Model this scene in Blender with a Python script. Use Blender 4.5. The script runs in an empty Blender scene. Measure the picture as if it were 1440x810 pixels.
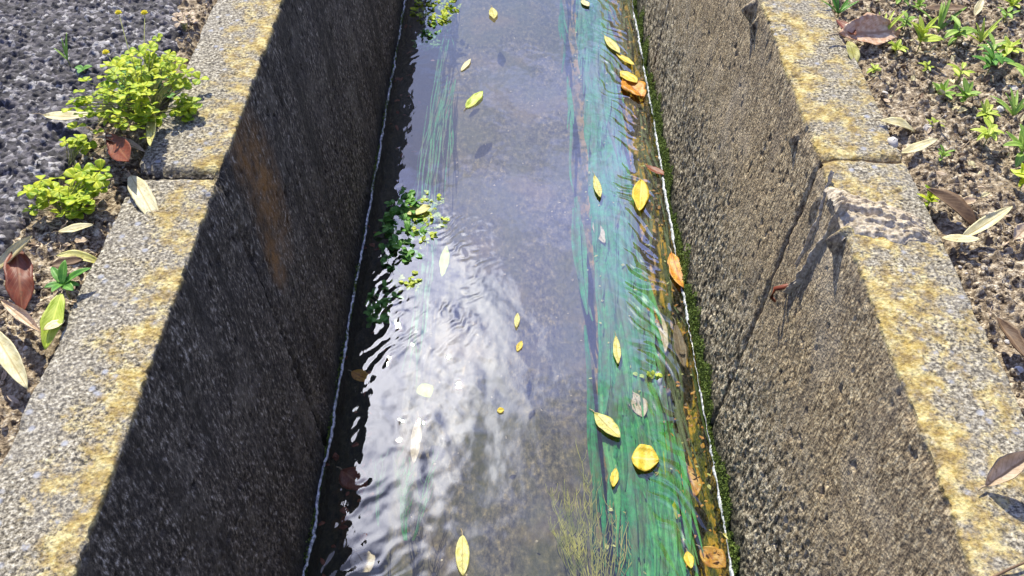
import bpy, math, random
import numpy as np
from mathutils import Vector, Matrix, Euler
random.seed(7)
rng = np.random.default_rng(11)
S = bpy.context.scene
COL = S.collection

# ---------------------------------------------------------------- camera, sky, sun, exposure
CAM_Z = 1.1
PITCH = math.atan(1318/1300)
YAW = 0.0054
cam_d = bpy.data.cameras.new('camera'); cam = bpy.data.objects.new('camera', cam_d); COL.objects.link(cam)
cam_d.sensor_width = 36; cam_d.lens = 32.5; cam_d.clip_start = 0.02; cam_d.clip_end = 500
cam.location = (-0.0125, 0, CAM_Z)
cam.rotation_euler = (math.pi/2-PITCH, 0, YAW)
S.camera = cam

SUN = Vector((-0.24, 0.85, 1.0)).normalized()          # towards the sun
sun_d = bpy.data.lights.new('sun', 'SUN'); sun = bpy.data.objects.new('sun', sun_d); COL.objects.link(sun)
sun_d.energy = 5.0; sun_d.angle = math.radians(0.5); sun_d.color = (1.0, 0.945, 0.78)
sun.rotation_euler = SUN.to_track_quat('Z', 'Y').to_euler()
world = bpy.data.worlds.new('World'); S.world = world; world.use_nodes = True
wt = world.node_tree; wn = wt.nodes; wl = wt.links; wn.clear()
sky = wn.new('ShaderNodeTexSky'); sky.sky_type = 'NISHITA'; sky.sun_disc = False
sky.sun_elevation = math.asin(SUN.z); sky.sun_rotation = math.atan2(SUN.x, SUN.y)
sky.air_density = 1.0; sky.dust_density = 0.7; sky.ozone_density = 3.5
bg = wn.new('ShaderNodeBackground'); bg.inputs[1].default_value = 0.085
wo = wn.new('ShaderNodeOutputWorld')
tc = wn.new('ShaderNodeTexCoord'); mp = wn.new('ShaderNodeMapping'); mp.inputs['Scale'].default_value = (1.6, 1.6, 3.2)
mp.inputs['Location'].default_value = (0.3, 0.55, 0.2)
cl = wn.new('ShaderNodeTexNoise'); cl.inputs['Scale'].default_value = 1.5; cl.inputs['Detail'].default_value = 7
cr = wn.new('ShaderNodeValToRGB'); cr.color_ramp.elements[0].position = 0.50; cr.color_ramp.elements[1].position = 0.66
mx = wn.new('ShaderNodeMix'); mx.data_type = 'RGBA'; mx.inputs[7].default_value = (7.5, 7.5, 7.9, 1)
dt = wn.new('ShaderNodeVectorMath'); dt.operation = 'DOT_PRODUCT'; dt.inputs[1].default_value = Vector((-.18, .61, .77)).normalized()
nv_ = wn.new('ShaderNodeVectorMath'); nv_.operation = 'NORMALIZE'; wl.new(tc.outputs['Generated'], nv_.inputs[0]); wl.new(nv_.outputs[0], dt.inputs[0])
gm = wn.new('ShaderNodeMapRange'); gm.inputs[1].default_value = .977; gm.inputs[2].default_value = .998; wl.new(dt.outputs['Value'], gm.inputs[0])
gc = wn.new('ShaderNodeMix'); gc.data_type = 'RGBA'; gc.inputs[6].default_value = (10, 11.6, 22, 1); gc.inputs[7].default_value = (46, 46, 51, 1); wl.new(gm.outputs[0], gc.inputs[0]); wl.new(gc.outputs[2], mx.inputs[7])  # bright cloud near the sun, added for the glare on the water
ga = wn.new('ShaderNodeMath'); ga.operation = 'MULTIPLY_ADD'; ga.inputs[1].default_value = .16; wl.new(gm.outputs[0], ga.inputs[0]); wl.new(cl.outputs[0], ga.inputs[2])
wl.new(tc.outputs['Generated'], mp.inputs[0]); wl.new(mp.outputs[0], cl.inputs['Vector']); d2 = wn.new('ShaderNodeVectorMath'); d2.operation = 'DOT_PRODUCT'; d2.inputs[1].default_value = Vector((.06, .83, .55)).normalized(); wl.new(nv_.outputs[0], d2.inputs[0])
g2_ = wn.new('ShaderNodeMapRange'); g2_.inputs[1].default_value = .87; g2_.inputs[2].default_value = .98; wl.new(d2.outputs['Value'], g2_.inputs[0])
gb = wn.new('ShaderNodeMath'); gb.operation = 'MULTIPLY_ADD'; gb.inputs[1].default_value = .13; wl.new(g2_.outputs[0], gb.inputs[0]); wl.new(ga.outputs[0], gb.inputs[2])  # second cloud bank added low ahead to lift the water's blue sheen
wl.new(gb.outputs[0], cr.inputs[0])
wl.new(cr.outputs[0], mx.inputs[0]); tn = wn.new('ShaderNodeMix'); tn.data_type = 'RGBA'; tn.blend_type = 'MULTIPLY'; tn.inputs[0].default_value = 1; tn.inputs[7].default_value = (1.02, 1.0, 1.18, 1); wl.new(sky.outputs[0], tn.inputs[6]); wl.new(tn.outputs[2], mx.inputs[6]); wl.new(mx.outputs[2], bg.inputs[0]); wl.new(bg.outputs[0], wo.inputs[0])
S.view_settings.view_transform = 'Standard'; S.view_settings.look = 'None'
S.view_settings.exposure = 0.40; S.view_settings.gamma = 1.0; S.view_settings.use_curve_mapping = False
S.render.engine = 'CYCLES'
S.cycles.max_bounces = 8; S.cycles.transparent_max_bounces = 16; S.cycles.caustics_reflective = False; S.cycles.caustics_refractive = False

# ---------------------------------------------------------------- measurements of the place (metres; kerb top is z = 0)
A_IN, A_OUT, B_W, DEP = 0.577, 0.740, 0.4995, 0.88     # inner edge, outer edge, half width at the water, water depth below kerb
WZ = -DEP
BED = -1.02
RM = (Euler((math.pi/2-PITCH, 0, YAW)).to_matrix())
def G(px, py, z=0.0):
    """where the sight line of a point of the photograph meets the level z"""
    d = RM @ Vector(((px-720)/1300, (405-py)/1300, -1)); o = Vector(cam.location)
    t = (z-o.z)/d.z
    return o + d*t
def GW(px, py):
    """same for the sloping right wall face"""
    d = RM @ Vector(((px-720)/1300, (405-py)/1300, -1)); o = Vector(cam.location)
    k = (A_IN-B_W)/DEP
    # x = A_IN + k z
    t = (A_IN + k*o.z - o.x)/(d.x - k*d.z)
    return o + d*t

def GWL(px, py):
    d = RM @ Vector(((px-720)/1300, (405-py)/1300, -1)); o = Vector(cam.location); k = (A_IN-B_W)/DEP
    t = -(A_IN + k*o.z + o.x)/(d.x + k*d.z)
    return o + d*t
# ---------------------------------------------------------------- numpy noise
def _hash(ix, iy, seed):
    h = (ix.astype(np.int64)*374761393 + iy.astype(np.int64)*668265263 + seed*1442695041) & 0xffffffff
    h = ((h ^ (h >> 13))*1274126177) & 0xffffffff
    h = ((h ^ (h >> 16))*2246822519) & 0xffffffff
    return ((h ^ (h >> 15)) & 0xffffff)/float(0xffffff)
def vn(x, y, seed=0):
    ix = np.floor(x); iy = np.floor(y); fx = x-ix; fy = y-iy
    fx = fx*fx*(3-2*fx); fy = fy*fy*(3-2*fy)
    a = _hash(ix, iy, seed); b = _hash(ix+1, iy, seed); c = _hash(ix, iy+1, seed); d = _hash(ix+1, iy+1, seed)
    return (a*(1-fx)+b*fx)*(1-fy)+(c*(1-fx)+d*fx)*fy*1.0
def fbm(x, y, seed=0, o=4, g=0.5):
    r = 0; a = 1; t = 0
    for i in range(o):
        r = r + a*(vn(x+17.3*i, y-9.1*i, seed+i)-0.5)*2; t += a; a *= g
        x, y = x*1.97+y*0.31, y*1.97-x*0.31
    return r/t
def worley(x, y, seed=0):
    ix = np.floor(x); iy = np.floor(y)
    f1 = np.full(x.shape, 9.0); f2 = np.full(x.shape, 9.0); hid = np.zeros(x.shape)
    for dx in (-1, 0, 1):
        for dy in (-1, 0, 1):
            cx = ix+dx; cy = iy+dy
            px = cx+_hash(cx, cy, seed); py = cy+_hash(cx, cy, seed+5)
            d = np.hypot(px-x, py-y); h = _hash(cx, cy, seed+9)
            m = d < f1
            f2 = np.where(m, f1, np.minimum(f2, d)); hid = np.where(m, h, hid); f1 = np.where(m, d, f1)
    return f1, f2, hid

# ---------------------------------------------------------------- mesh helpers
def mesh_np(name, v, f, mat, parent=None, smooth=True, uv=None, loc=(0, 0, 0)):
    """v: (n,3), f: (m,4) or (m,3) int array -> one object"""
    v = np.asarray(v, dtype=np.float32) - np.array(loc, dtype=np.float32); f = np.asarray(f, dtype=np.int32)
    k = f.shape[1]
    me = bpy.data.meshes.new(name)
    me.vertices.add(len(v)); me.vertices.foreach_set('co', v.ravel())
    me.loops.add(f.size); me.loops.foreach_set('vertex_index', f.ravel())
    me.polygons.add(len(f)); me.polygons.foreach_set('loop_start', np.arange(0, f.size, k, dtype=np.int32))
    me.polygons.foreach_set('loop_total', np.full(len(f), k, dtype=np.int32))
    me.update(calc_edges=True)
    me.polygons.foreach_set('use_smooth', np.full(len(f), smooth))
    if uv is not None:
        l = me.uv_layers.new(name='uv'); l.data.foreach_set('uv', np.asarray(uv, dtype=np.float32)[f.ravel()].ravel())
    me.materials.append(mat); me.validate()
    o = bpy.data.objects.new(name, me); COL.objects.link(o)
    if parent is not None:
        o.parent = parent
    elif tuple(loc) != (0, 0, 0):
        o.location = loc
    return o
def gridf(nu, nv, off=0):
    i = np.arange(nu-1)[:, None]*nv + np.arange(nv-1)[None, :]
    i = i.ravel()+off
    return np.stack([i, i+nv, i+nv+1, i+1], 1)
class MB:
    def __init__(s): s.v = []; s.f = []; s.uv = []; s.n = 0
    def add(s, v, f, uv=None):
        v = np.asarray(v, float); s.v.append(v); s.f.append(np.asarray(f)+s.n); s.n += len(v)
        s.uv.append(np.zeros((len(v), 2)) if uv is None else uv)
    def build(s, name, mat, parent=None, smooth=True, loc=(0, 0, 0)):
        return mesh_np(name, np.concatenate(s.v), np.concatenate(s.f), mat, parent, smooth, np.concatenate(s.uv), loc)
def tag(o, label=None, cat=None, group=None, kind=None):
    if label: o['label'] = label
    if cat: o['category'] = cat
    if group: o['group'] = group
    if kind: o['kind'] = kind
    return o
def empty(name, loc, rz=0):
    o = bpy.data.objects.new(name, None); COL.objects.link(o); o.location = loc; o.rotation_euler = (0, 0, rz); o.empty_display_size = .02
    return o
def tube(pts, r0, r1, n=6):
    """tapered tube through pts -> v, f"""
    P = np.array([list(p) for p in pts], float); m = len(P)
    T = np.gradient(P, axis=0); T /= np.linalg.norm(T, axis=1)[:, None]+1e-9
    up = np.array([0.31, 0.17, 0.93]); U = np.cross(T, up); U /= np.linalg.norm(U, axis=1)[:, None]+1e-9
    W = np.cross(T, U); a = np.linspace(0, 2*math.pi, n, endpoint=False)
    r = np.linspace(r0, r1, m) if np.isscalar(r0) else np.array(r0)
    v = P[:, None]+(U[:, None]*np.cos(a)[None, :, None]+W[:, None]*np.sin(a)[None, :, None])*r[:, None, None]
    f = []
    for i in range(m-1):
        for j in range(n):
            f.append((i*n+j, i*n+(j+1) % n, (i+1)*n+(j+1) % n, (i+1)*n+j))
    return v.reshape(-1, 3), np.array(f)

# ---------------------------------------------------------------- node helpers
def newmat(name, rough=0.9):
    m = bpy.data.materials.new(name); m.use_nodes = True; t = m.node_tree
    b = t.nodes['Principled BSDF']; b.inputs['Roughness'].default_value = rough
    return m, t, b
def N(t, typ, **kw):
    n = t.nodes.new(typ)
    for k, v in kw.items():
        if k in n.inputs: n.inputs[k].default_value = v
        else: setattr(n, k, v)
    return n
def L(t, a, b): t.links.new(a, b)
def pos(t, scale=(1, 1, 1)):
    g = N(t, 'ShaderNodeNewGeometry'); m = N(t, 'ShaderNodeMapping'); m.inputs['Scale'].default_value = scale
    L(t, g.outputs['Position'], m.inputs[0]); return m.outputs[0]
def noise(t, vec, scale, detail=4, rough=0.55, lac=2.0):
    n = N(t, 'ShaderNodeTexNoise'); n.inputs['Scale'].default_value = scale; n.inputs['Detail'].default_value = detail
    n.inputs['Roughness'].default_value = rough
    L(t, vec, n.inputs['Vector']); return n.outputs[0]
def vor(t, vec, scale, feature='F1', out=0):
    n = N(t, 'ShaderNodeTexVoronoi'); n.feature = feature; n.inputs['Scale'].default_value = scale
    L(t, vec, n.inputs['Vector']); return n.outputs[out]
def ramp(t, fac, stops, interp='LINEAR'):
    r = N(t, 'ShaderNodeValToRGB'); e = r.color_ramp.elements; r.color_ramp.interpolation = interp
    while len(e) < len(stops): e.new(0.5)
    for i, (p, c) in enumerate(stops):
        e[i].position = p; e[i].color = (c, c, c, 1) if np.isscalar(c) else (*c, 1)
    L(t, fac, r.inputs[0]); return r.outputs[0]
def mix(t, fac, a, b, mode='MIX'):
    m = N(t, 'ShaderNodeMix'); m.data_type = 'RGBA'; m.blend_type = mode
    for s, i in ((fac, 0), (a, 6), (b, 7)):
        if hasattr(s, 'links'): L(t, s, m.inputs[i])
        elif i == 0: m.inputs[0].default_value = s
        else: m.inputs[i].default_value = (*s, 1)
    return m.outputs[2]
def mth(t, op, a, b=0.0, clamp=False):
    m = N(t, 'ShaderNodeMath'); m.operation = op; m.use_clamp = clamp
    for s, i in ((a, 0), (b, 1)):
        if hasattr(s, 'links'): L(t, s, m.inputs[i])
        else: m.inputs[i].default_value = s
    return m.outputs[0]
def bump(t, b, h, strength=0.5, dist=0.002):
    n = N(t, 'ShaderNodeBump'); n.inputs['Strength'].default_value = strength; n.inputs['Distance'].default_value = dist
    L(t, h, n.inputs['Height']); L(t, n.outputs[0], b.inputs['Normal'])
def sepxyz(t, v):
    s = N(t, 'ShaderNodeSeparateXYZ'); L(t, v, s.inputs[0]); return s.outputs
def mapr(t, v, a, b, c=0.0, d=1.0):
    m = N(t, 'ShaderNodeMapRange'); L(t, v, m.inputs[0])
    for i, q in enumerate((a, b, c, d)): m.inputs[i+1].default_value = q
    return m.outputs[0]

# ---- concrete of the ditch walls: pale worn coping with lichen, darker gritty face, algae at the water
def concrete(name, side):
    m, t, b = newmat(name, 0.95)
    P = pos(t); X, Y, Z = sepxyz(t, P)
    ax = mth(t, 'ABSOLUTE', X)
    g1 = noise(t, P, 160, 5, .7); g2 = noise(t, P, 38, 5, .65); g3 = noise(t, P, 9, 4, .6)
    v1 = vor(t, P, 150, 'F1', 1)
    # coping colours
    top = ramp(t, g1, [(.38, (.025, .020, .014)), (.46, (.17, .145, .10)), (.54, (.37, .33, .25)), (.64, (.72, .67, .54))])
    top = mix(t, ramp(t, noise(t, P, 75, 5, .75), [(.34, .75), (.44, 0.0)]), top, (.14, .12, .10))
    top = mix(t, ramp(t, vor(t, P, 34, 'F1', 0), [(.10, 1.0), (.24, 0.0)]), top, (.36, .37, .41))       # blue grey pebbles showing
    top = mix(t, mth(t, 'MULTIPLY', ramp(t, g3, [(.35, 0.0), (.7, 1.0)]), .35), top, (.30, .28, .25))
    # lichen, thick along the inner edge
    edge = mapr(t, ax, .735, .585, -.02 if side > 0 else -.14, .10)
    lic = mth(t, 'ADD', mth(t, 'ADD', mth(t, 'MULTIPLY', noise(t, P, 16, 7, .75), 1.0), mth(t, 'MULTIPLY', g1, .35)), mth(t, 'SUBTRACT', edge, .16))
    lf = ramp(t, lic, [(.50, 0.0), (.61, .60), (.72, .85)])
    lc = ramp(t, g2, [(.40, (.24, .15, .025)), (.5, (.47, .33, .07)), (.60, (.68, .57, .24))])
    zt = mapr(t, Z, -.03, -.012, 0, 1)
    lf = mth(t, 'MULTIPLY', lf, zt)
    top = mix(t, lf, top, lc)
    # face colours
    PV = pos(t, (1, 1, .45)); gv = noise(t, PV, 130, 5, .7); gv2 = noise(t, PV, 14, 5, .6)
    if side > 0:
        face = ramp(t, gv, [(.37, (.04, .025, .013)), (.46, (.24, .175, .10)), (.54, (.47, .36, .21)), (.65, (.86, .71, .45))])
        face = mix(t, mth(t, 'MULTIPLY', ramp(t, gv2, [(.4, 0.0), (.65, 1.0)]), .40), face, (.24, .195, .14))
        face = mix(t, ramp(t, noise(t, pos(t, (1, 1, .10)), 11, 5, .65), [(.52, 0.0), (.64, .40)]), face, (.17, .13, .095))
        face = mix(t, ramp(t, noise(t, P, 3.2, 5, .7), [(.52, 0.0), (.66, .35)]), face, (.62, .54, .42))
        low = mapr(t, mth(t, 'ADD', Z, mth(t, 'MULTIPLY', g3, .25)), -.50, -.20, 1, 0)
        coarse = ramp(t, noise(t, PV, 85, 4, .7), [(.40, (.018, .015, .011)), (.49, (.20, .165, .12)), (.58, (.74, .66, .50))])
        face = mix(t, mth(t, 'MULTIPLY', low, .85), face, coarse)
    else:  # left face: darker colours hold the shade it stands in
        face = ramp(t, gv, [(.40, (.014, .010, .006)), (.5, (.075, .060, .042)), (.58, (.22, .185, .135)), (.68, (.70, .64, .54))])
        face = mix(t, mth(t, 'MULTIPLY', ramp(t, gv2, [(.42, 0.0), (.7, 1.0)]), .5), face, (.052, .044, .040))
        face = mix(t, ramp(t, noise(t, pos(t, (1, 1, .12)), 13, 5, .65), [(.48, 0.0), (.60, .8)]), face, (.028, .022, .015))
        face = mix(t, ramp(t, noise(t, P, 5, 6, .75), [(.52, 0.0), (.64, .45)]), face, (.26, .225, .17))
        # ochre stain beside the joint
        def spot(c, sc_, r0, r1):
            a = N(t, 'ShaderNodeVectorMath'); a.operation = 'SUBTRACT'; a.inputs[1].default_value = c; L(t, P, a.inputs[0])
            q = N(t, 'ShaderNodeVectorMath'); q.operation = 'MULTIPLY'; q.inputs[1].default_value = sc_; L(t, a.outputs[0], q.inputs[0])
            l = N(t, 'ShaderNodeVectorMath'); l.operation = 'LENGTH'; L(t, q.outputs[0], l.inputs[0])
            return ramp(t, mth(t, 'ADD', l.outputs['Value'], mth(t, 'MULTIPLY', g3, r1*.6)), [(r0, 1.0), (r1*1.3, 0.0)])
        sp = mth(t, 'MAXIMUM', mth(t, 'MAXIMUM', spot(GWL(372, 262), (1, 1, .55), .04, .13), spot(GWL(386, 362), (1, 1.2, .6), .03, .07)), spot(GWL(345, 225), (1, 1, .7), .02, .09))
        stf = mth(t, 'MULTIPLY', sp, ramp(t, g2, [(.38, .25), (.58, .9)]))
        face = mix(t, stf, face, (.34, .17, .045))
    wet = mapr(t, mth(t, 'ADD', Z, mth(t, 'MULTIPLY', g3, .16)), -.69, -.79, 0, 1)
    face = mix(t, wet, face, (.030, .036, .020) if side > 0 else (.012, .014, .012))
    sub = mapr(t, Z, -.880, -.90, 0, 1)
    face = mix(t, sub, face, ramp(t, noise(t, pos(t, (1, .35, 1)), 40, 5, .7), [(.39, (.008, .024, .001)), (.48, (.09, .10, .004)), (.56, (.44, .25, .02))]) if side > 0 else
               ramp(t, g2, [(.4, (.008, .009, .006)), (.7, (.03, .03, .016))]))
    zi = mapr(t, mth(t, 'ADD', Z, mth(t, 'MULTIPLY', g2, .006)), -.010, .000, 0, 1)
    col = mix(t, zi, face, top)
    L(t, col, b.inputs['Base Color'])
    h = mth(t, 'ADD', mth(t, 'MULTIPLY', g1, 1.0), mth(t, 'MULTIPLY', vor(t, P, 170), .7))
    bump(t, b, h, .9, .003)
    return m

# ---- soil, asphalt, bed
def soil_mat(name, tint=1.0):
    m, t, b = newmat(name, 1.0); P = pos(t)
    a = noise(t, P, 95, 5, .7); c = noise(t, P, 7, 4, .6)
    col = ramp(t, a, [(.38, (.03, .018, .010)), (.46, (.17, .125, .080)), (.54, (.42, .335, .225)), (.64, (.80, .71, .54))])
    col = mix(t, ramp(t, c, [(.45, 0.0), (.65, .55)]), col, (.33, .25, .16))
    col = mix(t, ramp(t, vor(t, P, 120, 'F1', 0), [(.08, .8), (.2, 0.0)]), col, (.40, .37, .34))
    L(t, col, b.inputs['Base Color'])
    bump(t, b, mth(t, 'ADD', a, noise(t, P, 260, 3)), 1.0, .004)
    return m
def asphalt_mat():
    m, t, b = newmat('asphalt', .75); P = pos(t)
    a = noise(t, P, 120, 5, .75)
    v = vor(t, P, 95, 'F1', 1); vx = sepxyz(t, v)[0]
    col = ramp(t, vx, [(.0, (.02, .018, .022)), (.45, (.075, .068, .078)), (.78, (.17, .155, .175)), (.96, (.48, .46, .46))])
    col = mix(t, ramp(t, a, [(.35, .9), (.55, 0.0)]), col, (.028, .026, .030))
    L(t, col, b.inputs['Base Color'])
    bump(t, b, mth(t, 'SUBTRACT', a, vor(t, P, 95)), .9, .004)
    return m
def bed_mat():
    m, t, b = newmat('stream_bed', 1.0); P = pos(t); X, Y, Z = sepxyz(t, P)
    a = noise(t, pos(t, (1, .55, 1)), 70, 6, .75); c = noise(t, pos(t, (1, .5, 1)), 7, 5, .65)
    col = ramp(t, a, [(.38, (.045, .038, .032)), (.5, (.115, .095, .07)), (.60, (.22, .17, .11)), (.72, (.46, .33, .17))])
    col = mix(t, ramp(t, c, [(.42, 0.0), (.62, .6)]), col, (.10, .095, .045))
    col = mix(t, ramp(t, noise(t, P, 4, 3), [(.52, 0.0), (.66, .5)]), col, (.23, .15, .08))
    # debris and weed towards both feet of the walls
    right = mapr(t, mth(t, 'ADD', X, mth(t, 'MULTIPLY', c, .12)), .25, .34, 0, 1)
    col = mix(t, right, col, ramp(t, noise(t, pos(t, (1, .3, 1)), 36, 5, .7), [(.39, (.008, .020, .001)), (.48, (.10, .10, .004)), (.56, (.50, .27, .02))]))
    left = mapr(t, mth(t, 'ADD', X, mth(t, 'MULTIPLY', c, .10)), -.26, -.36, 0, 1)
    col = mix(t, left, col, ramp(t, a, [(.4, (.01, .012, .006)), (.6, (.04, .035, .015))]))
    L(t, col, b.inputs['Base Color']); bump(t, b, a, .8, .004)
    return m
def water_mat():
    m, t, b = newmat('water'); t.nodes.remove(b); out = t.nodes['Material Output']
    fr = N(t, 'ShaderNodeLayerWeight'); fr.inputs[0].default_value = .5
    tr = N(t, 'ShaderNodeBsdfTransparent'); tr.inputs[0].default_value = (.90, .955, .93, 1)
    gl = N(t, 'ShaderNodeBsdfGlossy'); gl.inputs['Roughness'].default_value = 0.015; gl.inputs['Color'].default_value = (1, 1, 1, 1)
    bp = N(t, 'ShaderNodeBump'); bp.inputs['Strength'].default_value = .12; bp.inputs['Distance'].default_value = .002
    L(t, noise(t, pos(t, (1, .45, 1)), 34, 3, .5), bp.inputs['Height'])
    L(t, bp.outputs[0], gl.inputs['Normal']); L(t, bp.outputs[0], fr.inputs['Normal'])
    ms = N(t, 'ShaderNodeMixShader')
    f = mth(t, 'ADD', .105, mth(t, 'MULTIPLY', mth(t, 'POWER', fr.outputs['Facing'], 2.5), 1.35), True)
    L(t, f, ms.inputs[0]); L(t, tr.outputs[0], ms.inputs[1]); L(t, gl.outputs[0], ms.inputs[2]); L(t, ms.outputs[0], out.inputs[0])
    return m
def leaf_mat(name, c1, c2, rough=.55, trans=.35, vein=None, spots=0.0):
    m, t, b = newmat(name, rough); out = t.nodes['Material Output']
    uv = N(t, 'ShaderNodeUVMap'); U, V, _ = sepxyz(t, uv.outputs[0])
    P = pos(t); n = noise(t, P, 60, 4, .6)
    col = mix(t, ramp(t, n, [(.35, 0.0), (.65, 1.0)]), c1, c2)
    d = mth(t, 'ABSOLUTE', mth(t, 'SUBTRACT', U, .5))
    w = N(t, 'ShaderNodeTexWave'); w.inputs['Scale'].default_value = 3.0; w.inputs['Distortion'].default_value = .6
    cmb = N(t, 'ShaderNodeCombineXYZ'); L(t, mth(t, 'SUBTRACT', V, mth(t, 'MULTIPLY', d, .7)), cmb.inputs[0]); L(t, cmb.outputs[0], w.inputs[0])
    vc = vein or tuple(min(1, x*1.25+.03) for x in c2)
    vf = mth(t, 'MAXIMUM', ramp(t, d, [(.02, .9), (.06, 0.0)]), mth(t, 'MULTIPLY', ramp(t, w.outputs[1], [(.85, 0.0), (.98, 1.0)]), .35))
    col = mix(t, vf, col, vc)
    if name in ('streaming_weed', 'bright_weed'):
        pn = noise(t, pos(t, (1, .32, 1)), 24, 5, .7)
        col = mix(t, ramp(t, pn, [(.46, 0.0), (.60, .85)]), col, (.10, .13, .015))
        col = mix(t, ramp(t, noise(t, pos(t, (1, .2, 1)), 60, 4, .7), [(.54, 0.0), (.66, .7)]), col, (.006, .06, .02))
    if spots:
        col = mix(t, mth(t, 'MULTIPLY', ramp(t, noise(t, P, 130, 3), [(.58, 0.0), (.66, 1.0)]), spots), col, (.12, .06, .025))
    L(t, col, b.inputs['Base Color'])
    tl = N(t, 'ShaderNodeBsdfTranslucent'); L(t, col, tl.inputs[0])
    ms = N(t, 'ShaderNodeMixShader'); ms.inputs[0].default_value = trans
    L(t, b.outputs[0], ms.inputs[1]); L(t, tl.outputs[0], ms.inputs[2]); L(t, ms.outputs[0], out.inputs[0])
    bump(t, b, mth(t, 'ADD', n, mth(t, 'MULTIPLY', vf, -.8)), .4, .001)
    return m
def plain(name, c1, c2, scale=60, rough=.8):
    m, t, b = newmat(name, rough); P = pos(t)
    L(t, mix(t, ramp(t, noise(t, P, scale, 4, .65), [(.38, 0.0), (.62, 1.0)]), c1, c2), b.inputs['Base Color'])
    bump(t, b, noise(t, P, scale*2.5, 3), .5, .001)
    return m

MC_R = concrete('sunlit_side_concrete', 1); MC_L = concrete('shaded_side_concrete', -1)  # same concrete twice, the left with shade painted into its face
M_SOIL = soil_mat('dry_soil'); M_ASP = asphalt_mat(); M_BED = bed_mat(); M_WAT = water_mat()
M_CREAM = leaf_mat('cream_leaf', (.62, .54, .27), (.80, .74, .46), .5, .15, (.46, .36, .15), .25)
M_TAN = leaf_mat('tan_leaf', (.52, .38, .24), (.74, .60, .44), .6, .15, (.36, .24, .13), .5)
M_PINK = leaf_mat('pinkish_leaf', (.55, .27, .13), (.86, .68, .50), .5, .2, (.50, .30, .18))
M_YEL = leaf_mat('yellow_leaf', (.70, .50, .03), (.86, .72, .08), .5, .3, (.80, .70, .22), .45)
M_PYEL = leaf_mat('pale_yellow_leaf', (.62, .58, .12), (.82, .78, .36), .5, .3, (.45, .38, .08), .45)
M_ORG = leaf_mat('orange_leaf', (.62, .22, .03), (.82, .45, .05), .5, .25, (.42, .14, .03), .6)
M_RUST = leaf_mat('rust_leaf', (.15, .028, .010), (.26, .06, .02), .5, .15, (.32, .12, .05), .5)
M_BRN = leaf_mat('brown_leaf', (.10, .055, .03), (.20, .12, .06), .6, .1, (.26, .17, .09))
M_YG = leaf_mat('yellow_green_leaf', (.44, .58, .04), (.68, .76, .14), .45, .35)
M_CLV = leaf_mat('clover_leaf', (.26, .48, .015), (.76, .78, .04), .5, .45)
M_GRN = leaf_mat('green_leaf', (.08, .30, .04), (.24, .50, .08), .4, .4)
M_SEED = leaf_mat('seedling_leaf', (.24, .46, .06), (.50, .66, .14), .5, .4)
M_STEM = plain('green_stem', (.20, .24, .06), (.36, .34, .12))
M_DSTEM = plain('dry_stem', (.30, .22, .13), (.50, .40, .26))
M_FLW = plain('yellow_petal', (.80, .66, .03), (.86, .78, .06))
M_WEED = leaf_mat('streaming_weed', (.002, .15, .03), (.012, .36, .075), .6, .25, (.05, .30, .10))
M_WEED2 = leaf_mat('bright_weed', (.02, .24, .04), (.09, .46, .08), .6, .25)
M_DWEED = leaf_mat('dark_weed', (.012, .04, .002), (.08, .11, .006), .6, .2)
M_FIL = plain('olive_filament', (.14, .15, .02), (.44, .38, .08), 25)
M_MOSS = leaf_mat('moss', (.025, .065, .010), (.20, .28, .045), .8, .25)
M_SHEEN = plain('meniscus_sheen', (.16, .18, .22), (.80, .83, .86), 90, .3)  # pale tones paint the sky mirrored along the water's rim
M_MORT = plain('mortar', (.30, .24, .165), (.68, .59, .45), 120, .95)
M_STONE = plain('pebble', (.50, .45, .40), (.70, .66, .60), 50, .9)
M_CLOD = soil_mat('soil_clod')

# ---------------------------------------------------------------- the ditch walls (four cast lengths each with coping and face)
YJ_L = G(320, 243).y; YJ_R = G(1165, 224).y
YJ_R2 = G(914, 118, WZ).y
print('joints', YJ_L, YJ_R, YJ_R2)
def axis(lo, hi, dlo, dhi, step, maxstep=2.0):
    a = list(np.arange(dlo, dhi, step)); s = step; x = a[-1]
    while x < hi: s = min(s*1.35, maxstep); x = min(x+s, hi); a.append(x)
    s = step; x = dlo; pre = []
    while x > lo: s = min(s*1.35, maxstep); x = max(x-s, lo); pre.append(x)
    return np.array(pre[::-1]+a)
def profile():
    p = []; r = .0045
    def seg(a, b, st):
        n = max(2, int(math.dist(a, b)/st)); return [(a[0]+(b[0]-a[0])*i/n, a[1]+(b[1]-a[1])*i/n) for i in range(n)]
    p += seg((A_OUT+.004, -.30), (A_OUT+.002, -.05), .05)
    p += seg((A_OUT+.002, -.05), (A_OUT, -r), .005)
    p += [(A_OUT-r+r*math.cos(q), -r+r*math.sin(q)) for q in np.linspace(0, math.pi/2, 5)[:-1]]
    p += seg((A_OUT-r, 0), (A_IN+r, 0), .0026)
    p += [(A_IN+r-r*math.sin(q), -r+r*math.cos(q)) for q in np.linspace(0, math.pi/2, 6)[:-1]]
    k = (A_IN-B_W)/DEP
    p += seg((A_IN-k*r, -r), (A_IN-k*.93, -.93), .0036)
    p += seg((A_IN-k*.93, -.93), (A_IN-k*1.15, -1.15), .03)
    p.append((A_IN-k*1.15, -1.15))
    p = np.array(p); T = np.gradient(p, axis=0); T /= np.linalg.norm(T, axis=1)[:, None]
    n = np.stack([T[:, 1], -T[:, 0]], 1)       # outward
    s = np.concatenate([[0], np.cumsum(np.hypot(*np.diff(p, axis=0).T))])
    return p, n, s
PRO, PNO, PS = profile()
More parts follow.
